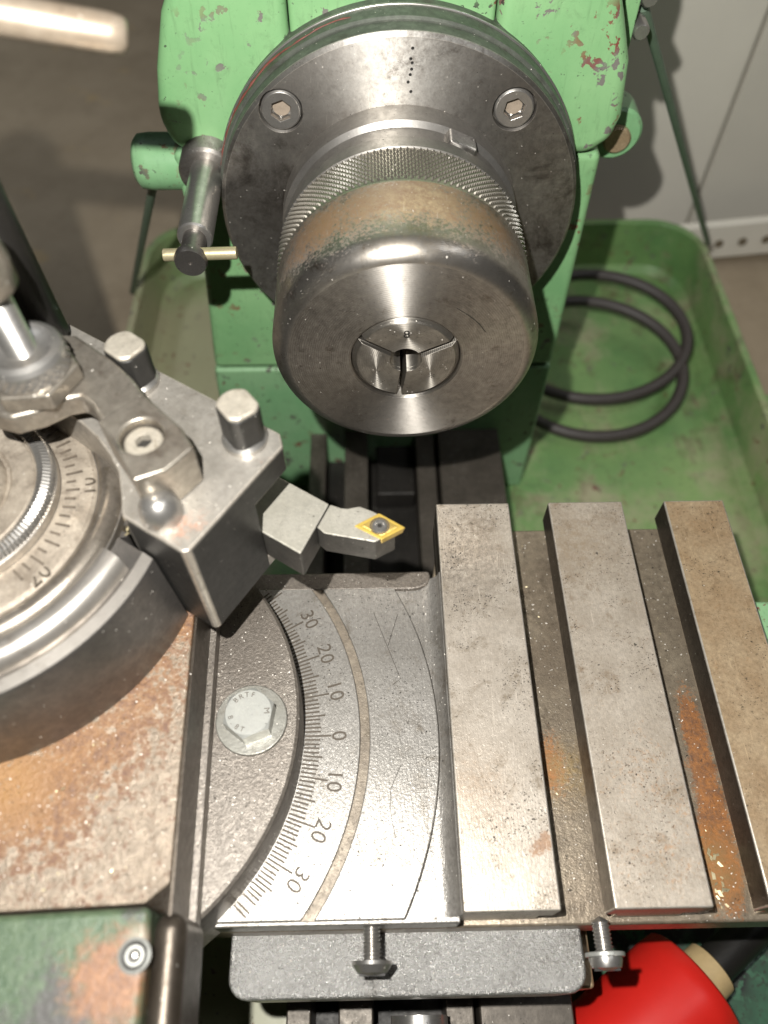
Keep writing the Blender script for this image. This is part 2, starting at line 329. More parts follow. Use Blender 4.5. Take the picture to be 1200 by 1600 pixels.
M['brass'] = metal('brass_pin', (.55, .47, .28), (.66, .58, .38), .38, .6, .15, 1.2, .1, .1, mott=.35, dirt=.2)
M['edge'] = metal('worn_bright_edge', (.48, .43, .36), (.58, .53, .46), .36, .6, .15, 1.2, .2, .08, mott=.5, low=.2, dirt=.35, dirtc=(.2, .16, .11), specks=0)
M['lever'] = metal('worn_lever_steel', (.42, .33, .24), (.5, .42, .33), .35, .6, .15, .8, .2, .25, rustc=((.3, .15, .07), (.18, .1, .06)), mott=.4)
M['tool'] = metal('tool_shank', (.42, .395, .33), (.52, .49, .425), .42, .5, .45, 1.3, .6, .04, mott=.5, dirt=.3, dirtc=(.15, .13, .1))
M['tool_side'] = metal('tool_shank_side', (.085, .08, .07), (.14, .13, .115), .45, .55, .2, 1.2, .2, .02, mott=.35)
M['gold'] = plain('gold_carbide_coating', (.80, .56, .12), .32, .55, .15, 1.2, .45)
M['gold_worn'] = plain('worn_gold_coating', (.62, .43, .12), .4, .6, .4, 1.6, .8)
M['rusty'] = metal('rusty_slide', (.25, .195, .14), (.36, .295, .225), .34, .35, .9, .8, .6, .66, rustc=((.30, .145, .045), (.095, .042, .028)), mott=.6, low=.04, specks=1.1, rmix=2.2, rscale=.5, rsoft=.2,
                   blobs=((4, -20, 21, 20, .5), (20, -12, 21, 15, .36), (33, 16, 21, 7, .5), (28, 2, 21, 14, .3), (10, -30, 21, 12, .10)),
                   yellow=((0, -20, 21, 13, .55, (.42, .23, .07)),))
M['bracket_end'] = None
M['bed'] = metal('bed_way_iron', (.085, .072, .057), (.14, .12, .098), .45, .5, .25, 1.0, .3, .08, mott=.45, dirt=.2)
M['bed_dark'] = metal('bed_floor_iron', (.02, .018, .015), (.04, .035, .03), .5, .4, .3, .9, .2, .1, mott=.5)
M['seal'] = plain('red_brown_sealant', (.20, .055, .04), .5, 0, .6, .8, .9)
M['rubber'] = plain('black_rubber', (.058, .048, .043), .5, 0, .3, .5)
M['red'] = plain('red_plastic', (.62, .018, .012), .38, 0, .05, .3, .15)
M['wood'] = plain('pale_wood', (.52, .38, .19), .5, 0, .15, .6)
M['beige'] = plain('beige_enamel', (.82, .775, .665), .5, 0, .08, .05, .12)
M['socket_dirt'] = plain('packed_dirt', (.30, .24, .18), .8, 0, .5, .8, .6)
M['rivet'] = plain('brown_rivet', (.22, .18, .12), .5, .2)
M['beige2'] = plain('beige_enamel_side', (.72, .68, .58), .5, 0, .08, .05, .12)
t = NT('brown_bench_top'); a_ = t.noise(.012, 8, .7); b_ = t.noise(.05, 8, .75)
c_ = t.mix(t.ramp(a_, .3, .7), (.30, .235, .155), (.40, .32, .22)); c_ = t.mix(t.ramp(b_, .5, .75, 0, .5), c_, (.20, .155, .10)); c_ = t.mix(t.ramp(t.noise(.03, 4), .64, .72, 0, .5), c_, (.48, .34, .16))
M['bench'] = t.out(c_, .6, 0., t.bump(t.noise(.3, 5), .3, .5))
t = NT('worn_end_bracket')            # green paint worn through to grey and rust
base = t.mix(t.ramp(t.noise(.3, 8, .8), .35, .6), (.04, .07, .036), (.085, .12, .068))
gm = t.math('ADD', t.noise(.10, 8, .75), t.blob(26, -66, 25, 26, .9))
base = t.mix(t.ramp(t.math('ADD', t.noise(.1, 8, .8), t.math('MULTIPLY', t.blob(18, -72, 25, 20, .9), .35)), .52, .66), base, (.06, .057, .052))
base = t.mix(t.ramp(t.math('ADD', t.noise(.35, 10, .85), t.math('MULTIPLY', t.blob(27, -56, 25, 14, .9), .5)), .66, .86), base, t.mix(t.ramp(t.noise(.6, 8, .8), .4, .6), (.25, .125, .06), (.14, .07, .04)))
base = t.mix(t.blob(32, -51.5, 25, 5, .7), base, (.34, .29, .23))
M['bracket_end'] = t.out(base, .45, .1, t.bump(t.noise(.7, 5, .7), .7, .4))

# ------------------------------------------------------------------ setting: bench top
bt = MB().box(-1500, 1500, -700, 1300, -230, -190).build('bench_top', M['bench']); bt['kind'] = 'structure'
# beige cabinet behind on the right
cb = thing('cabinet', 'beige enamelled cabinet standing behind the green tray on the right', 'cabinet', (330, 420, -190))
MB().box(96, 206.2, 300, 560, -189.9, 420).build('side_panel', M['beige'], cb, 2)
MB().box(206.5, 620, 297, 560, -189.9, 420).build('door', M['beige2'], cb, 2)
rl = MB().box(0, 150, 0, 6, -13, 13).build('rail', M['beige'], None, 1)
rl.parent = cb; rl.location = (Vector((192, 272, -175)) - Vector((330, 420, -190))) * S; rl.rotation_euler = (0, radians(-6), 0)
for k in range(9):
    h = MB().lathe([(0, 0), (2.8, 0), (2.8, -.8), (0, -.8)], 20, axisY(12 + k * 15, 0, -1)).build('rivet', M['rivet'], rl, world=False)

# chip tray
tr = thing('chip_tray', 'green painted steel chip tray with rounded rim under the lathe', 'tray', (25, 60, -190))
XL, XR, YN, YF, ZB, ZR = -139, 187, -260, 250, -172, -138
def sheet_tray():
    out = rrect(XL, XR, YN, YF, 30, 8); inn = rrect(XL + 4, XR - 4, YN + 4, YF - 4, 27, 8); n = len(out); b = MB()
    fl = rrect(XL + 8, XR - 8, YN + 8, YF - 8, 24, 8)
    vs = [(x, y, -188) for x, y in out] + [(x, y, ZR) for x, y in out] + [(x, y, ZR) for x, y in inn] + [(x, y, ZB + 4) for x, y in inn] + [(x, y, ZB) for x, y in fl]
    fs = []
    for q in range(4):
        fs += [(q * n + i, q * n + (i + 1) % n, (q + 1) * n + (i + 1) % n, (q + 1) * n + i) for i in range(n)]
    fs += [tuple(4 * n + i for i in range(n)), tuple(range(n - 1, -1, -1))]
    return b.add(vs, fs)
sheet_tray().build('pan', M['green_tray'], tr, .8)
for p0, p1 in (((74, 105, 40), (189, 229, -140)), ((-77, 82, 4), (-141, 192, -140))):
    MB().tube([p0, p1], 1.5, 10).build('stay_rod', M['green_rod'], tr)

gs_ = thing('stand_top', 'green painted stand top beyond the right rim of the tray', 'stand', (250, -20, -190))
MB().prism(rrect(191, 420, -260, 128, 6), -189.9, -158).build('panel', M['green_tray'], gs_, 2, 3)
# coil of black hose lying in the tray
hp = []
for i in range(170):
    q = i / 170; a = q * 2 * pi * 2.05 + 2.6
    cx, cy = 113 - 12 * q, 183 - 48 * q
    hp.append((cx + (54 + 3 * sin(q * 9)) * cos(a), cy + (47 + 3 * cos(q * 7)) * sin(a), -150 - 8 * q + 9 * sin(a * .97 + .4)))
ho = thing('rubber_hose', 'loosely coiled black rubber hose lying in the green tray', 'hose', (117, 160, -172))
MB().tube(hp, 3.2, 14).build('hose', M['rubber'], ho)

# ------------------------------------------------------------------ lathe bed
bd = thing('lathe_bed', 'dark cast iron lathe bed with parallel ways under the chuck', 'lathe bed', (5, -40, -172))
Y0, Y1 = -210, 110
for (x0, x1, z, mt) in ((20.7, 48.7, -126, 'bed'), (10.6, 19.3, -130, 'bed'), (-21.8, -11.4, -126, 'bed'), (-37.6, -30.2, -128, 'bed')):
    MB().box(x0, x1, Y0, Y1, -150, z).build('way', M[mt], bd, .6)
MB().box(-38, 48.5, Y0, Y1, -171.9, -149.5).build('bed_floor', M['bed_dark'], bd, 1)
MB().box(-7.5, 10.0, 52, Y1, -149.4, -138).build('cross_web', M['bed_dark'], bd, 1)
MB().lathe([(0, 0), (6.8, 0), (8.2, 1.4), (8.2, 60), (0, 60)], 40, axisY(2, -206, -118)).build('lead_screw', M['screw'], bd)
MB().lathe([(3.6, 0), (3.6, -.2), (0, -.2)], 24, axisY(2, -206.1, -118)).build('centre_hole', M['dark'], bd)

# ------------------------------------------------------------------ headstock
hs = thing('headstock', 'chipped green painted headstock casting with round steel bearing flange', 'headstock', (0, 120, -172))
low = [(-66, 9.2), (64.5, 9.2), (65, -20), (66, -84), (-74, -84), (-69.5, -38), (-66, 0)]
def xz(poly): return [(x, z) for x, z in poly]
MB().prism(low, 79, 185, axisY(0, 0, 0)).build('body', M['green'], hs, 2.5, 3)
MB().prism([(-74.5, -85.6), (66, -85.6), (66, -171.9), (-80, -171.9)], 79.5, 190, axisY(0, 0, 0)).build('pedestal', M['green_worn'], hs, 1.5, 3)
MB().box(-66, 62, 84, 180, -86.4, -83.6).build('joint_gap', M['dark'], hs)
L = [(-30.3, 80), (-47, 72), (-58, 62), (-64, 51), (-68.6, 36.5), (-71.3, 23), (-69, 14.5), (-63, 10.8), (-30.3, 10)]
R_ = [(25.9, 80), (44, 73), (55.5, 62), (60.5, 50), (65, 38), (67, 22), (65.5, 14.5), (59, 10.2), (25.9, 10)]
MB().prism(L, 76, 185, axisY(0, 0, 0)).build('cover_panel', M['green'], hs, 9, 6, ang=24)
MB().prism(R_, 76, 185, axisY(0, 0, 0)).build('cover_panel', M['green'], hs, 9, 6, ang=24)
MB().prism([(-30.0, 10), (25.4, 10), (25.4, 81), (12, 84), (-12, 84), (-30.0, 81)], 76.8, 185, axisY(0, 0, 0)).build('cover_panel', M['green'], hs, 1.5, 3)
MB().prism([(-60, 8), (57, 8), (57, 74), (-60, 74)], 88, 180, axisY(0, 0, 0)).build('inner_core', M['dark'], hs)
# bearing ring and flange
MB().lathe([(30, 90), (30, 66), (54.4, 66), (55.0, 66.6), (55.0, 90)], 128, axisY(0, 0, 0)).build('bearing_ring', M['flange_side'], hs)
fl = cut(MB().lathe([(33, 69), (33, 61), (36.6, 60), (53.0, 60), (54, 61.0), (54, 69)], 160, axisY(0, 0, 0), closed=True),
         [MB().lathe([(0, 52), (6.1, 52), (6.1, 63.2), (0, 63.2)], 40, axisY(sx, 0, 34.1)) for sx in (-32.8, 30.9)], 'bearing_flange', M['flange'], hs, .25, 2, edge=M['edge'])
MB().lathe([(54.02, 61.4), (54.1, 61.6), (54.1, 65.8), (54.02, 65.9)], 128, axisY(0, 0, 0)).build('flange_rim', M['flange_side'], fl)
for sx in (-32.8, 30.9):
    s_ = cut(MB().lathe([(0, 63.1), (5.5, 63.1), (5.5, 60.6), (5.0, 60.1), (0, 60.1)], 48, axisY(sx, 0, 34.1)),
             [MB().prism(circ(3.05, 6, 0, 0, .35), 55, 62.6, axisY(sx, 0, 34.1))], 'socket_screw', M['screw'], fl, .2, 2)
    MB().lathe([(0, 0), (2.4, 0), (2.4, .35), (0, .35)], 20, axisY(sx, 62.1, 34.1)).build('socket_dirt', M['socket_dirt'], s_)
for x, z in ((2.5, 50.2), (2.1, 47.6), (2.5, 46.6), (2.4, 45.0), (2.1, 43.6), (1.6, 41.7), (2.4, 39.2)):
    MB().lathe([(0, 59.96), (.22, 59.96), (.34, 59.9), (.42, 59.99)], 14, axisY(x, 0, z)).build('punch_mark', M['dark'], fl)
for a0, a1, rr_ in ((104, 128, .3), (126, 150, .5), (148, 182, .42)):
    an = list(range(a0, a1, 2))
    MB().tube([((55.0 + .1 * sin(a * 2.1)) * cos(radians(a)), 69.5 + .5 * sin(a * .3), (55.0 + .1 * sin(a * 2.1)) * sin(radians(a))) for a in an], [max(.05, rr_ * (.45 + .55 * abs(sin(a * .9)))) for a in an], 8).build('red_seal', M['seal'], hs, smooth=60)
MB().tube([(55.1 * cos(radians(a)), 72.6, 55.1 * sin(radians(a))) for a in range(15, 176, 2)], .45, 8).build('seal_lip', M['screw'], hs, smooth=60)
# lug and right hand bracket
MB().lathe([(0, -84), (6.6, -84), (8.2, -82.6), (8.6, -79), (8.6, -60), (0, -60)], 40, frame((0, 86, 3.6), (0, 1, 0), (0, 0, 1), (1, 0, 0))).build('lug', M['green_worn'], hs, smooth=50)
MB().prism([(-70, -6), (-58, -8), (-58, 14), (-70, 11)], 78, 94, axisY(0, 0, 0)).build('lug_web', M['green_worn'], hs, 2, 3)
MB().lathe([(0, 84), (8.6, 84), (8.6, 70), (7.8, 69), (0, 69)], 48, axisY(-58.5, 0, 9.5)).build('pin_boss', M['flange'], hs, .3)
MB().prism([(66, 16), (70.5, 16), (70.5, 60), (66, 80)], 98, 112, axisY(0, 0, 0)).build('guard_bracket', M['green'], hs, .6)
lg = MB().lathe([(0, 112), (9, 112), (9, 101), (8, 100), (0, 100)], 40, axisY(74, 0, 3)).build('bolt_lug', M['green_worn'], hs)
MB().lathe([(0, 100.5), (4.6, 100.5), (4.6, 98.6), (4, 98), (0, 98)], 28, axisY(74.5, 0, 2)).build('bolt', M['slab_rust'], lg)
for z in (45, 36):
    MB().lathe([(0, 112), (2.6, 112), (2.6, 99), (2, 98), (0, 98)], 24, axisY(73.0, 0, z)).build('guard_screw', M['screw'], hs)

# spindle lock pin
lp = thing('lock_pin', 'steel spindle lock pin with brass cross bar beside the flange', 'pin', (-58.5, 28, 10))
MB().lathe([(0, 74), (5, 74), (5, 38.6), (4.6, 38), (0, 38)], 48, axisY(-58.5, 0, 10)).build('sleeve', M['screw'], lp)
MB().lathe([(0, 38.2), (3.3, 38.2), (3.3, 31), (4.4, 30), (4.6, 28.6), (4.2, 27.4), (.6, 27.4), (.5, 27.9), (0, 27.9)], 48, axisY(-58.5, 0, 10)).build('pin_head', M['post'], lp)
MB().tube([(-66.2, 30.6, 10.4), (-45.8, 30.6, 10.9)], 1.75, 18).build('cross_bar', M['brass'], lp, .3)

# ------------------------------------------------------------------ collet chuck on the spindle
cc = thing('collet_chuck', 'round steel collet nose with knurled ring and rust stained band', 'chuck', (0, 0, 0))
prof = [(13.2, 16), (14.7, 4), (14.7, .35), (15.1, 0), (31.2, 0)]
face = MB().lathe(prof, 192, axisY(0, 0, 0)).build('nose_face', M['nose_face'], cc, smooth=40)
prof = [(31.2, 0)]
for i in range(1, 13):
    a = pi / 2 * i / 12; prof.append((31.2 + 4.4 * sin(a), 5.2 * (1 - cos(a))))
prof += [(35.6, 25.6), (35.3, 26.2), (35.2, 26.4), (20, 26.4)]
nose = MB().lathe(prof, 192, axisY(0, 0, 0)).build('nose_cap', M['nose'], cc, smooth=40)
kn = MB(); NA, NYk = 520, 30                       # diamond knurl as real pyramids
kv, kf = [], []
for j in range(NYk + 1):
    for i in range(NA):
        e = min(1, min(j, NYk - j) / 1.5)
        h = abs(((i / 2 + j / 2) % 2) - 1) * abs(((i / 2 - j / 2) % 2) - 1)
        r = 35.0 + .95 * h * e; a = 2 * pi * i / NA
        kv.append((r * cos(a), r * sin(a), 27.2 + 13.6 * j / NYk))
for j in range(NYk):
    for i in range(NA): kf.append((j * NA + i, j * NA + (i + 1) % NA, (j + 1) * NA + (i + 1) % NA, (j + 1) * NA + i))
kn.add(kv, kf, axisY(0, 0, 0)); kn.lathe([(34, 26.5), (34.95, 26.6), (35.0, 27.2)], 128, axisY(0, 0, 0))
kn.build('knurled_ring', M['knurl'], cc, smooth=20)
MB().lathe([(35.0, 40.8), (35.4, 41.0), (35.4, 45.4), (34.4, 46), (31.6, 46), (31.6, 47.2), (33.8, 47.2), (34.0, 52.0), (35.4, 53.2), (35.6, 62)], 160, axisY(0, 0, 0)).build('spindle_collar', M['collar'], cc)
MB().prism([(-4.4, 31.5), (4.4, 31.5), (4.1, 36.4), (-4, 35.8)], 46.5, 52.6, Matrix.Rotation(radians(27), 4, 'Y') @ axisY(0, 0, 0)).build('drive_key', M['flange'], cc, .7)
MB().lathe([(0, 15), (13.6, 15), (13.6, 15.5), (0, 15.5)], 40, axisY(0, 0, 0)).build('bore_back', M['dark'], cc)
MB().tube([(12.2, -.02, 17.6), (15.5, -.02, 15.2), (18.5, -.02, 12.2), (20.2, -.02, 9.6)], .09, 6).build('scratch_mark', M['dark'], face)
# collet of three jaws
co = thing('collet', 'three jaw spring collet stamped 8 in the middle of the chuck nose', 'collet', (0, 0, 0))
gaps = [radians(27), radians(148), radians(263)]
hw = (.85, .75, .8)
for k in range(3):
    g0, g1 = gaps[k], gaps[(k + 1) % 3] + (2 * pi if k == 2 else 0); w0, w1 = hw[k], hw[(k + 1) % 3]
    def ring(r, a0, a1, n): return [(r * cos(a0 + (a1 - a0) * i / n), r * sin(a0 + (a1 - a0) * i / n)) for i in range(n + 1)]
    ro, ri = 14.35, 4.2
    po = ring(ro, g0 + asin(w0 / ro), g1 - asin(w1 / ro), 24); pi_ = ring(ri, g1 - asin(w1 / ri), g0 + asin(w0 / ri), 10)
    pb = po + pi_; sh = [(x * (1 - .085), y * (1 - .085)) for x, y in po] + pi_
    b = MB().taper(sh, pb, -.25, 1.0, axisY(0, 0, 0)); b.taper(pb, pb, 1.0, 14, axisY(0, 0, 0))
    j_ = b.build('jaw', M['collet'], co, .15, 2)
    if k == 0: text_mb('8', 3.6, frame((0, -.275, 9.2), (1, 0, 0), (0, 0, 1), (0, -1, 0)), .01, .01).build('stamped_digit', M['dark'], j_)
    if k == 2: text_mb('*', 4.2, frame((7.2, -.27, -6.8), (1, 0, 0), (0, 0, 1), (0, -1, 0)), .01).build('stamped_star', M['mark_dark'], j_)

# ------------------------------------------------------------------ saddle under the cross slide
sd = thing('saddle', 'grainy grey cast iron saddle block below the cross slide front', 'saddle', (-2, -134, -95))
MB().prism(rrect(-46.6, 42.0, -142.5, -60, 5), -95, -72).build('block', M['saddle'], sd, 1.2, 3)
MB().box(-39, 49, -141, -30, -125.9, -95.2).build('bed_shoe', M['slab_rust'], sd, 1)

# ------------------------------------------------------------------ cross slide with T-slots and degree scale
PV = (-86., -85.)                                   # swivel pivot
cs = thing('cross_slide', 'T-slotted cross slide with engraved degree scale and three raised ribs', 'cross slide', (20, -70, -78))
MB().prism([(-60, -128), (-44, -128.6), (99, -128.6), (99, -14.8), (34, -14.8), (12, -16), (8, -36), (-60, -37)], -78, -63).build('base_plate', M['slot'], cs, .8)
ribs = ((9.9, 32.2), (44.3, 67.0), (79.9, 98.3))
for k, (x0, x1) in enumerate(ribs):
    n_ = 3.2
    pr = [(x0, -46), (x1, -46), (x1, -56), (x1 - n_, -56), (x1 - n_, -63.2), (x0 + (n_ if k else 0), -63.2), (x0 + (n_ if k else 0), -56), (x0, -56)]
    b = MB().prism(pr, -127.0, -15.5, axisY(0, 0, 0))
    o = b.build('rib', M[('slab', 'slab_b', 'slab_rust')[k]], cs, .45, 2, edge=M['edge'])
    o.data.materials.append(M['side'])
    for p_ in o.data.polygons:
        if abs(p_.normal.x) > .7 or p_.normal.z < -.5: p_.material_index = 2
def arc(r, ymin, ymax, n=60, rev=False, c=PV):
    t0 = asin(max(-1, min(1, (ymin - c[1]) / r))); t1 = asin(max(-1, min(1, (ymax - c[1]) / r)))
    p = [(c[0] + r * cos(t0 + (t1 - t0) * i / n), c[1] + r * sin(t0 + (t1 - t0) * i / n)) for i in range(n + 1)]
    return p[::-1] if rev else p
YA, YB = -127.6, -42.0
casting = [(-60, -128.4), (9.85, -128.4), (9.85, -37.5), (-60, -42.2)]
MB().prism(casting, -63.1, -53.2).build('casting', M['cast'], cs, .5)
sr = MB().prism(arc(57, YA, YB) + arc(72.6, YA, YB, rev=True), -53.3, -50).build('scale_ring', M['cast'], cs, .35)
MB().prism(arc(72.3, YA, YB) + arc(75.3, YA, YB, rev=True), -53.3, -51.0).build('groove_floor', M['groove'], cs)
MB().prism(arc(75, YA, YB) + arc(93, YA, YB, rev=True), -53.3, -50.05).build('seat_ring', M['cast'], cs, .35)
# fillet between seat and first rib
fp = [(4.6, -53.0), (9.9, -53.0), (9.9, -48.2)] + [(4.6 + 5.0 * sin(pi / 2 * i / 8), -53.0 + 4.6 * (1 - cos(pi / 2 * i / 8))) for i in range(8, 0, -1)]
MB().prism(fp, -127.2, -38, axisY(0, 0, 0)).build('fillet', M['cast'], cs)
lp_ = [(-60, -41.6), (1.5, -41.6)] + [(1.5 + 6.0 * cos(-pi / 2 + pi / 2 * i / 6), -37.4 + 4.2 * sin(-pi / 2 + pi / 2 * i / 6)) for i in range(1, 7)] + [(7.2, -35.4), (-60, -35.6)]
MB().prism(lp_, -66, -52.0).build('end_ledge', M['cast_dark'], cs, .8)  # darker iron paints in the tool's shadow on the ledge
# graduations, one degree apart, and numerals every ten degrees
tk = MB()
for d in range(-47, 48):
    a = radians(d); r0 = 58.2; ln = 7.2 if d % 10 == 0 else (5.2 if d % 5 == 0 else 4.1)
    ln *= random.uniform(.95, 1.04)
    if not YA + .8 < PV[1] + (r0 + ln) * sin(a) < YB - .8: continue
    mt_ = T(PV[0], PV[1], 0, a + random.uniform(-.0012, .0012))
    tk.box(r0, r0 + ln, -.24, .24, -50.02, -49.965, mt_)
tk.build('degree_ticks', M['mark'], sr, kind='stuff')
for d, s_ in ((-30, '30'), (-20, '20'), (-10, '10'), (0, '0'), (10, '10'), (20, '20'), (30, '30')):
    a = radians(d + random.uniform(-.5, .5)); r = 66.9 if abs(d) < 40 else 66
    if abs(d) == 40: r = 64.0
    x, y = PV[0] + r * cos(a), PV[1] + r * sin(a)
    rr_ = a - pi / 2 + random.uniform(-.1, .1)
    text_mb(s_, 5.5, T(x, y, -49.985, rr_), .02, .002, 1.08).build('numeral', M['mark'], sr)
for pts in (((-4, -50), (-.5, -60), (3.0, -69.8), (.8, -71.5)), ((2.8, -50.5), (-.2, -60.2)), ((2.3, -93), (-.3, -98.5), (-.6, -104), (.6, -110.5))):
    MB().tube([(x - 5.5, y, -50.0) for x, y in pts], .07, 6).build('scratch_mark', M['mark_dark'], cs)
# two screws sticking out of the front end
for x, z, washer in ((-11, -58, 0), (43.6, -58.5, 1)):
    th = [(0, -127)] + [(1.75 + (.42 if i % 2 else 0), -128 - i * .42) for i in range(18)] + [(0, -136)]
    s_ = MB().lathe(th, 20, axisY(x, 0, z)).build('front_screw', M['screw'], cs, smooth=60)
    if washer: MB().lathe([(0, -134.6), (4.6, -134.6), (4.6, -135.6), (0, -135.6)], 32, axisY(x, 0, z)).build('washer', M['zinc'], s_, .2)
    hd = MB().lathe([(0, -135.2), (4.6 - .8 * washer, -135.4), (4.7 - .8 * washer, -136.2), (3.4, -137.8), (1.2, -138.3), (1.0, -137.6), (0, -137.6)], 32, axisY(x, 0, z)).build('screw_head', M['screw'], s_)
    MB().box(x - 3, x + 3, -138.4, -137.7, z - .45, z + .45).build('slot_line', M['dark'], s_)

# ------------------------------------------------------------------ swivel base and top slide
sw = thing('swivel_base', 'dark grey round swivel base plate with bolt and index line', 'swivel base', (PV[0], PV[1], -63), radians(2))
MB().lathe([(0, -36.4), (57.2, -36.4), (57.9, -37.0), (57.9, -62.9), (0, -62.9)], 220, T(*PV)).build('disc', M['cast_dark'], sw)
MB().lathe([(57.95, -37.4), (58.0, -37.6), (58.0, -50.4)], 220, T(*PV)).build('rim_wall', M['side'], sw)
MB().tube([(52.2, .2, -36.37), (54, .25, -36.37), (57.3, .1, -36.37)], .16, 6).build('index_line', M['dark'], sw, world=False)
BX, BY = -39.6, -85.2
wa = thing('hex_bolt', 'zinc plated hex head bolt with washer on the swivel base', 'bolt', (BX, BY, -36.4))
MB().lathe([(0, 0), (8.7, 0), (8.7, 1.3), (0, 1.3)], 56).build('washer', M['washer'], wa, .3, world=False)
hx = circ(6.35, 6, 0, 0, radians(-98))
hb = MB().prism(hx, 1.25, 5.4); hb.taper(hx, circ(6.35, 6, 0, 0, radians(-98)), 5.4, 5.41)
hd = cut(MB().prism(hx, 1.25, 6.4), [MB().lathe([(5.45, 6.6), (5.45, 6.39), (6.5, 5.75), (9, 5.7), (9, 7), (5.45, 7)], 64, closed=True)], 'head', M['zinc'], wa, .12, 2, world=False)
def arc_text(s, r, mid, step, size, parent, z, inward=False):
    for i, ch in enumerate(s):
        if ch == ' ': continue
        k = i - (len(s) - 1) / 2; a = mid + (step * k if inward else -step * k)
        text_mb(ch, size, T(r * cos(a), r * sin(a), z, a + pi / 2 if inward else a - pi / 2), .015, .0).build('stamped_letter', M['mark'], parent, world=False)
arc_text('BRTF', 4.3, radians(108), .34, 1.8, hd, 6.42)
arc_text('M', 4.3, radians(4), .3, 2.0, hd, 6.42)
arc_text('8.8T', 4.3, radians(225), .34, 1.8, hd, 6.42, True)

ts = thing('top_slide', 'rust stained top slide carrying the tool post', 'top slide', (PV[0], PV[1], -36.4), radians(2))
tp = [(-70, -43.5), (30.5, -43.5), (35, -40.2), (35, 45), (-70, 45)]
MB().prism([(x, y) for x, y in tp], .05, 21.4).build('slide_plate', M['rusty'], ts, .5, 2, world=False)
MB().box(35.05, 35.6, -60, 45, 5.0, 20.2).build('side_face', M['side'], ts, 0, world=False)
MB().box(35.1, 37.2, -60, 45, .06, 4.6).build('gib_strip', M['cast_dark'], ts, .3, world=False)
eb = thing('end_bracket', 'worn green end bracket with rusty corner and ball oiler at front left', 'bracket', (PV[0], PV[1], -36.4), radians(2))
MB().box(-70, 32.5, -95, -44.2, .1, 24.0).build('casting', M['bracket_end'], eb, 1.6, 3, world=False)
MB().box(32.2, 38.6, -95, -45.0, .1, 21.5).build('edge_casting', M['side'], eb, 5.5, 5, world=False)
MB().lathe([(0, 0), (3.0, 0), (3.0, .7), (2.4, 1.0), (1.7, .5), (0, .5)], 32, T(30.6, -52.3, 24.0)).build('oiler', M['zinc'], eb, world=False)
MB().lathe([(1.75, .75), (2.3, .95), (2.45, .6)], 28, T(30.6, -52.3, 24.05)).build('oiler_ring', M['dark'], eb, world=False)
MB().lathe([(0, 1.6), (.6, 1.5), (1.05, 1.1), (1.2, .5)], 24, T(30.6, -52.3, 24.0)).build('oiler_ball', M['screw'], eb, world=False)

# ------------------------------------------------------------------ tool post drum
UA = radians(56.5)
DC = (-101.5, -51.)
tpst = thing('tool_post', 'round steel quick change tool post drum with graduated dial', 'tool post', (DC[0], DC[1], -15), UA)
# local frame: x towards the tool holder, z from the drum foot
XC = 13.6
def drum_sector(prof, n=120):
    """annular guard ring kept on the side away from the holder (local x < XC)"""
    b = MB(); P = len(prof); vs = []; a_s = []
    for i in range(n + 1):
        for r, h in prof:
            a0 = math.acos(min(1, XC / r)); a = a0 + (2 * pi - 2 * a0) * i / n
            vs.append((r * cos(a), r * sin(a), h))
    fs = [(i * P + q, (i + 1) * P + q, (i + 1) * P + (q + 1) % P, i * P + (q + 1) % P) for i in range(n) for q in range(P)]
    fs += [tuple(range(P - 1, -1, -1)), tuple(n * P + q for q in range(P))]
    return b.add(vs, fs)
drum_sector([(38.5, .05), (51.2, .05), (51.2, 1), (48.4, 22.2), (47.9, 23.2), (45.4, 23.6), (44.6, 23.3), (38.5, 23.3)]).build('guard_wall', M['post'], tpst, world=False, smooth=30)
drum_sector([(44.9, 23.35), (45.3, 23.75), (47.8, 23.35), (48.0, 23.0)]).build('guard_lip', M['shoulder'], tpst, world=False, smooth=50)
XC = 9.0
sh_ = [(38.3, 21), (44.2, 21)] + [(40.6 + 3.7 * cos(a), 23.6 + 3.9 * sin(a)) for a in [i * pi / 12 for i in range(0, 13)]] + [(36.6, 21)]
drum_sector(sh_).build('shoulder', M['shoulder'], tpst, world=False, smooth=60)
MB().lathe([(0, 22), (30, 22.6), (36.4, 22.8), (36.9, 22.2), (36.9, .1), (0, .1)], 140).build('core', M['shoulder'], tpst, world=False)
for i in range(-15, 16):
    a = i * pi * 2 / 72
    MB().prism([(36.6, -1.1), (38.6, -.35), (38.6, .35), (36.6, 1.1)], .2, 19.5, Matrix.Rotation(a, 4, 'Z')).build('tooth', M['post'], tpst, world=False)
MB().lathe([(31.2, 22.4), (31.6, 23.6), (33.0, 24.6), (34.8, 24.5), (36.3, 23.4), (37.0, 21.6), (37.0, 18)], 140).build('core_rim', M['rim'], tpst, world=False, smooth=60)
dl = MB().lathe([(31.0, 22.55), (31.2, 23.2), (30.4, 23.9), (24.2, 24.9), (23.8, 24.9)], 140).build('dial', M['dial'], tpst, world=False)
for i in range(0, 72):
    a = radians(i * 5); ln = (3.4 if i % 2 == 0 else 2.5) * random.uniform(.8, 1.1)
    if i % 72 in range(30, 52): continue
    MB().box(24.9, 24.9 + ln, -.26, .26, 0, .05, Matrix.Rotation(a, 4, 'Z') @ Matrix.Translation((0, 0, 24.93)) @ Matrix.Rotation(.0, 4, 'Y')).build('tick', M['mark_soft'], dl, world=False)
for s_, wa_ in (('10', 9), ('20', -38), ('30', -83)):
    a = radians(wa_) - UA
    text_mb(s_, 4.8, T(29.2 * cos(a), 29.6 * sin(a), 24.05, a + pi / 2), .12, .0, 1.1).build('numeral', M['mark'], dl, world=False)
MB().lathe([(23.7, 23.5), (23.7, 27.2), (21.5, 28)], 120).build('hub', M['shoulder'], tpst, world=False)
coil = []                                             # spring wound round the hub
NS = 150
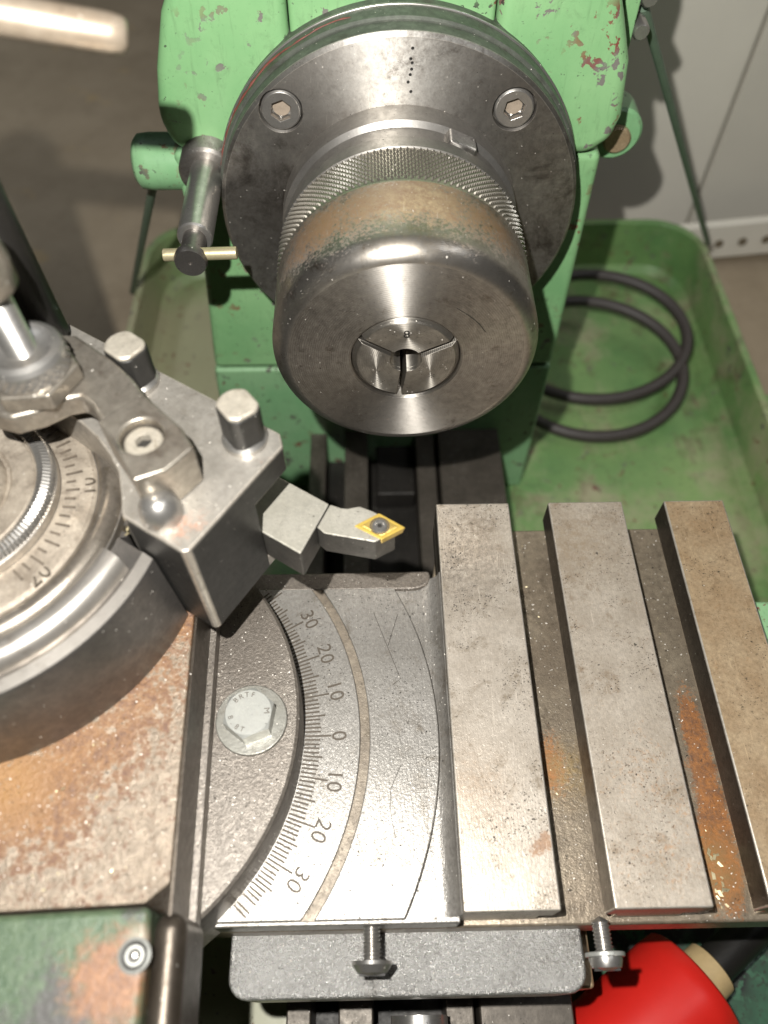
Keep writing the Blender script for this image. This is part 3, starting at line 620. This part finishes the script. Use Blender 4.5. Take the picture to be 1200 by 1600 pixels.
for i in range(NS * 8):
    th = 2 * pi * i / (NS * 8); ph = th * NS
    coil.append(((21.6 + 1.75 * cos(ph)) * cos(th), (21.6 + 1.75 * cos(ph)) * sin(th), 28.0 + 1.75 * sin(ph)))
MB().tube(coil, .42, 5, closed=True).build('coil_spring', M['screw'], tpst, world=False)
MB().lathe([(21, 27.0), (19.6, 28.6), (19.2, 28.9), (14.8, 28.9), (14.2, 28.3), (13.6, 28.3), (13.0, 30.2), (12.2, 30.9), (0, 31.2)], 120).build('cap', M['dial'], tpst, world=False)

# ------------------------------------------------------------------ tool holder
HA = (-45.63, -70.87)
th = thing('tool_holder', 'square steel tool holder block with screws and cast clamp arm', 'tool holder', (HA[0], HA[1], -15), UA)
DU, DV = -14.3, 57.6
cr = 39.4
poly = [(.9, 0), (31.5, 0), (34, 2.6), (34, 88), (1, 88), (4, 82), (8, 75), (11, 66), (13, 56), (13.6, 48), (13.2, 41), (12, 35), (10, 29.4), (7.7, 24.8), (4, 20.6), (0, 16.6), (0, .9)]
blk = cut(MB().prism(poly, .1, 35), [MB().box(20.2, 60, -10, 48, 4.6, 26.5)], 'block', M['block'], th, .45, 2, world=False, edge=M['edge'])
# darker side faces sit 0.1 mm proud of the block
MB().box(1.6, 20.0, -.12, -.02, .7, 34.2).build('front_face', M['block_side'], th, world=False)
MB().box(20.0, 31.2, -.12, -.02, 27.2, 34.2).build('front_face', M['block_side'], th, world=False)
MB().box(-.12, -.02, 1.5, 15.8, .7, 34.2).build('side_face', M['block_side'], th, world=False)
def sq_screw(u, v, rot):
    s_ = MB().lathe([(0, 0), (4.9, 0), (4.9, 1.2), (4.2, 1.9), (0, 1.9)], 36, T(u, v, 35.05)).build('clamp_screw', M['screw'], th, world=False)
    MB().prism(flats(4.5, 3.75), 1.8, 10.6, T(u, v, 35.05, rot)).build('shank', M['block_side'], s_, .3, world=False)
    MB().taper(flats(4.5, 3.75), flats(4.1, 3.5), 10.6, 11.6, T(u, v, 35.05, rot)).build('screw_top', M['screw_top'], s_, .5, 3, world=False)
sq_screw(28.6, 7.8, -.35); sq_screw(28.8, 38.5, -.1)
# clamp arm: foot screwed to the block, plate reaching over the drum
arm = cut(MB().prism([(3.2, 12.6), (8.4, 9.0), (15.6, 8.2), (18, 13), (20.8, 26), (10.4, 28.6), (6.6, 19.3)], 35.05, 46.2),
          [MB().lathe([(0, 0), (4.3, 0), (4.3, 20), (0, 20)], 40, T(12.2, 18.6, 41.6))], 'clamp_arm', M['bracket'], th, 1.6, 4, world=False)
MB().prism([(10.2, 26.5), (20.6, 24.5), (23.0, 31), (24.6, 38), (25.8, 50), (22, 57), (12, 60), (3, 56), (0, 49.5), (1.6, 44), (6, 40.8), (11, 38.8), (13.4, 36.4), (13.0, 33)], 40.2, 46.0).build('arm_plate', M['bracket'], arm, 1.0, 3, world=False)
s_ = cut(MB().lathe([(0, 0), (3.9, 0), (3.9, 2.6), (3.4, 3.0), (0, 3.0)], 36, T(12.2, 18.6, 41.65)), [MB().prism(circ(1.75, 6), 1.0, 6, T(12.2, 18.6, 41.65))], 'socket_screw', M['screw_top'], arm, .2, 2, world=False)
MB().prism(circ(1.7, 6), 0, .3, T(12.2, 18.6, 42.7)).build('socket_floor', M['dark'], s_, world=False)
NU, NV = 11.6, 46.4
nt = MB().prism(circ(9.6, 6, 0, 0, radians(8)), 46.1, 50.4, T(NU, NV)).build('lock_nut', M['bracket'], arm, .6, 3, world=False)
kv, kf = [], []; NA2, NJ = 120, 8
for j in range(NJ + 1):
    for i in range(NA2):
        h = abs(((i / 2 + j / 2) % 2) - 1) * abs(((i / 2 - j / 2) % 2) - 1) * min(1, min(j, NJ - j))
        kv.append((NU + (8.1 + .4 * h) * cos(2 * pi * i / NA2), NV + (8.1 + .4 * h) * sin(2 * pi * i / NA2), 50.5 + 4.2 * j / NJ))
for j in range(NJ):
    for i in range(NA2): kf.append((j * NA2 + i, j * NA2 + (i + 1) % NA2, (j + 1) * NA2 + (i + 1) % NA2, (j + 1) * NA2 + i))
kb = MB().add(kv, kf); kb.lathe([(8.1, 54.7), (7.6, 55.6), (6.4, 56.2), (5.2, 55.6), (2.8, 55.4)], 64, T(NU, NV)); kb.lathe([(7, 50.4), (8.1, 50.5)], 64, T(NU, NV))
kb.build('knurled_nut', M['screw'], arm, world=False, smooth=25)
pr = [(0, 54)] + [(2.75 + (.38 if i % 2 else 0), 55 + i * .4) for i in range(36)] + [(0, 69.6)]
st = MB().lathe(pr, 28, T(NU, NV)).build('stud', M['screw'], arm, world=False, smooth=60)
MB().lathe([(0, 69.4), (4.2, 69.4), (5.6, 71), (5.8, 76), (5.0, 82), (3.6, 84), (0, 84.4)], 40, T(NU, NV)).build('stud_knob', M['bracket'], arm, world=False, smooth=50)
MB().lathe([(4.3, 35.05), (4.3, 36.0), (3.9, 38.6), (2.6, 40.3), (1.2, 41.0), (0, 41.1)], 36, T(4.6, 10.0)).build('stop_pin', M['screw'], th, world=False, smooth=50)
ch = thing('handle', 'upright black steel handle with pale cross bar rising behind the clamp arm', 'handle', (HA[0], HA[1], 20), UA)
MB().tube([(27.0, 64.5, .2), (27, 64.5, 1.2), (27.0, 64.5, 3), (26.4, 65.5, 80), (26.4, 65.5, 81)], [3.6, 4.6, 5.4, 5.4, 4.6], 32).build('grip', M['black'], ch, world=False, smooth=60)

# lathe tool clamped in the holder
tl = thing('turning_tool', 'grey lathe tool with gold diamond insert clamped in the holder', 'tool', (-20, -50, -10))
vdir = Vector((-cos(radians(33.5)), sin(radians(33.5))))
bk = [(-25.6 + vdir.x * 42, -59.6 + vdir.y * 42), (-19.4 + vdir.x * 46, -46.0 + vdir.y * 46)]
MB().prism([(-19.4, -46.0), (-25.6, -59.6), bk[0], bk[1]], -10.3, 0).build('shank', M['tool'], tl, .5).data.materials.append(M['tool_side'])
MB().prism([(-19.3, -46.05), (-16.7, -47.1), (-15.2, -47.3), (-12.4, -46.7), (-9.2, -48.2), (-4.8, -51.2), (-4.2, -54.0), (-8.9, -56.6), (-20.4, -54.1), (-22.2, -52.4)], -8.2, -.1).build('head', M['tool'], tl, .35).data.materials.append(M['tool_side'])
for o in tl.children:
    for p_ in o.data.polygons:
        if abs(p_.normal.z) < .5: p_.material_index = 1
rh = [(-1.85, -53.0), (-7.9, -48.9), (-13.7, -52.3), (-7.4, -56.2)]; cxr = (-7.75, -52.6)
ins = MB().taper([(cxr[0] + (x - cxr[0]) * .9, cxr[1] + (y - cxr[1]) * .9) for x, y in rh], rh, -2.2, .25).build('insert', M['gold'], tl, .25, 2)
sm_ = [(cxr[0] + (x - cxr[0]) * .62, cxr[1] + (y - cxr[1]) * .62) for x, y in rh]; md_ = [(cxr[0] + (x - cxr[0]) * .74, cxr[1] + (y - cxr[1]) * .74) for x, y in rh]
MB().taper(md_, sm_, .26, .42).build('chip_breaker', M['gold_worn'], ins, .1, 2)
s_ = MB().lathe([(0, .5), (.9, .5), (1.1, .75), (1.6, .75), (2.0, .3)], 28, T(-7.8, -52.6, 0)).build('insert_screw', M['screw'], ins)
MB().lathe([(1.95, .43), (2.3, .43)], 28, T(-7.8, -52.6, 0)).build('screw_ring', M['mark'], ins)
MB().prism(circ(.6, 6), .52, .56, T(-7.8, -52.6, 0)).build('screw_socket', M['dark'], s_)

# ------------------------------------------------------------------ other things at the edges
def campt(px, py, depth):
    p = Vector(((px - 600) / 1200, (py - 800) / 1200, 1)) * depth
    return Vector(CAM) + Rw @ p
p1 = Vector((-49.99, -5.9, 83.79)); ph = Vector((-85.7, -12.7, 93.5)); dv = (p1 - ph).normalized()
MB().tube([ph - dv * 16, ph - dv * 15.4, p1 - dv * 3, p1 - dv * .8, p1], [2.6, 3.2, 3.2, 2.9, 2.1], 28).build('cross_bar', M['lever'], ch, smooth=60)
# red handled tool lying under the slide
rd = thing('red_handled_tool', 'red plastic handled tool with pale collar lying under the cross slide', 'hand tool', (80, -140, -165))
q1 = Vector((95, -139, -149)); q0 = q1 - Vector((.82, .56, .03)) * 62; dv = (q1 - q0).normalized()
MB().tube([q0 - dv * 20, q0, q0 + dv * 22, q1 - dv * 6, q1 - dv * 1, q1], [17, 18.5, 19.5, 19.3, 18.8, 17.6], 40).build('grip', M['red'], rd, smooth=60)
MB().tube([q1 - dv * 1, q1 + dv * 8, q1 + dv * 8.6], [9.2, 8.6, 7.6], 28).build('collar', M['wood'], rd, smooth=40)
MB().tube([q1 + dv * 8, q1 + dv * 46], 6.4, 24).build('rod', M['black'], rd, smooth=40)
gp = thing('apron_foot', 'speckled dark green casting at the lower right corner', 'casting', (140, -150, -172))
MB().prism(rrect(62, 200, -240, -118, 10), -171.9, -166).build('casting', M['green_dark'], gp, 2, 3)
ga = thing('slide_bracket', 'light green painted bracket beside the outer rib of the cross slide', 'bracket', (112, -80, -78))
MB().prism(rrect(100, 140, -128, -42, 3), -90, -62).build('casting', M['green_worn'], ga, 1.5, 3)

# swarf: metal chips in the corners
sf = MB()
def chip(x, y, z, s, c=0):
    a = random.uniform(0, 6.28); mt_ = Matrix.Translation((x, y, z)) @ Matrix.Rotation(a, 4, 'Z') @ Matrix.Rotation(random.uniform(-.6, .6), 4, 'X')
    sf.prism([(-s, -s * .4), (s * random.uniform(.4, 1), -s * .3), (s * .7, s * .5), (-s * .6, s * .35)], 0, s * .3, mt_)
for i in range(110):
    a = UA + random.uniform(-1.15, .75); r = random.uniform(37.2, 39.0)
    chip(DC[0] + r * cos(a), DC[1] + r * sin(a), random.uniform(2, 6.5), random.uniform(.25, .7))
for i in range(14): chip(random.uniform(-80, -56), random.uniform(-125, -95), -14.95, random.uniform(.15, .5))
for i in range(26):
    k = random.choice((0, 1)); chip(random.uniform((36, 71)[k], (41, 77)[k]), random.uniform(-126, -20), -62.95, random.uniform(.15, .45))
for i in range(16): chip(random.uniform(74.5, 77.5), random.uniform(-125, -112), -62.9, random.uniform(.5, 1.1))
so = sf.build('swarf', M['brass']); so['kind'] = 'stuff'; so['label'] = 'small bright metal chips scattered round the tool post and slots'; so['category'] = 'swarf'
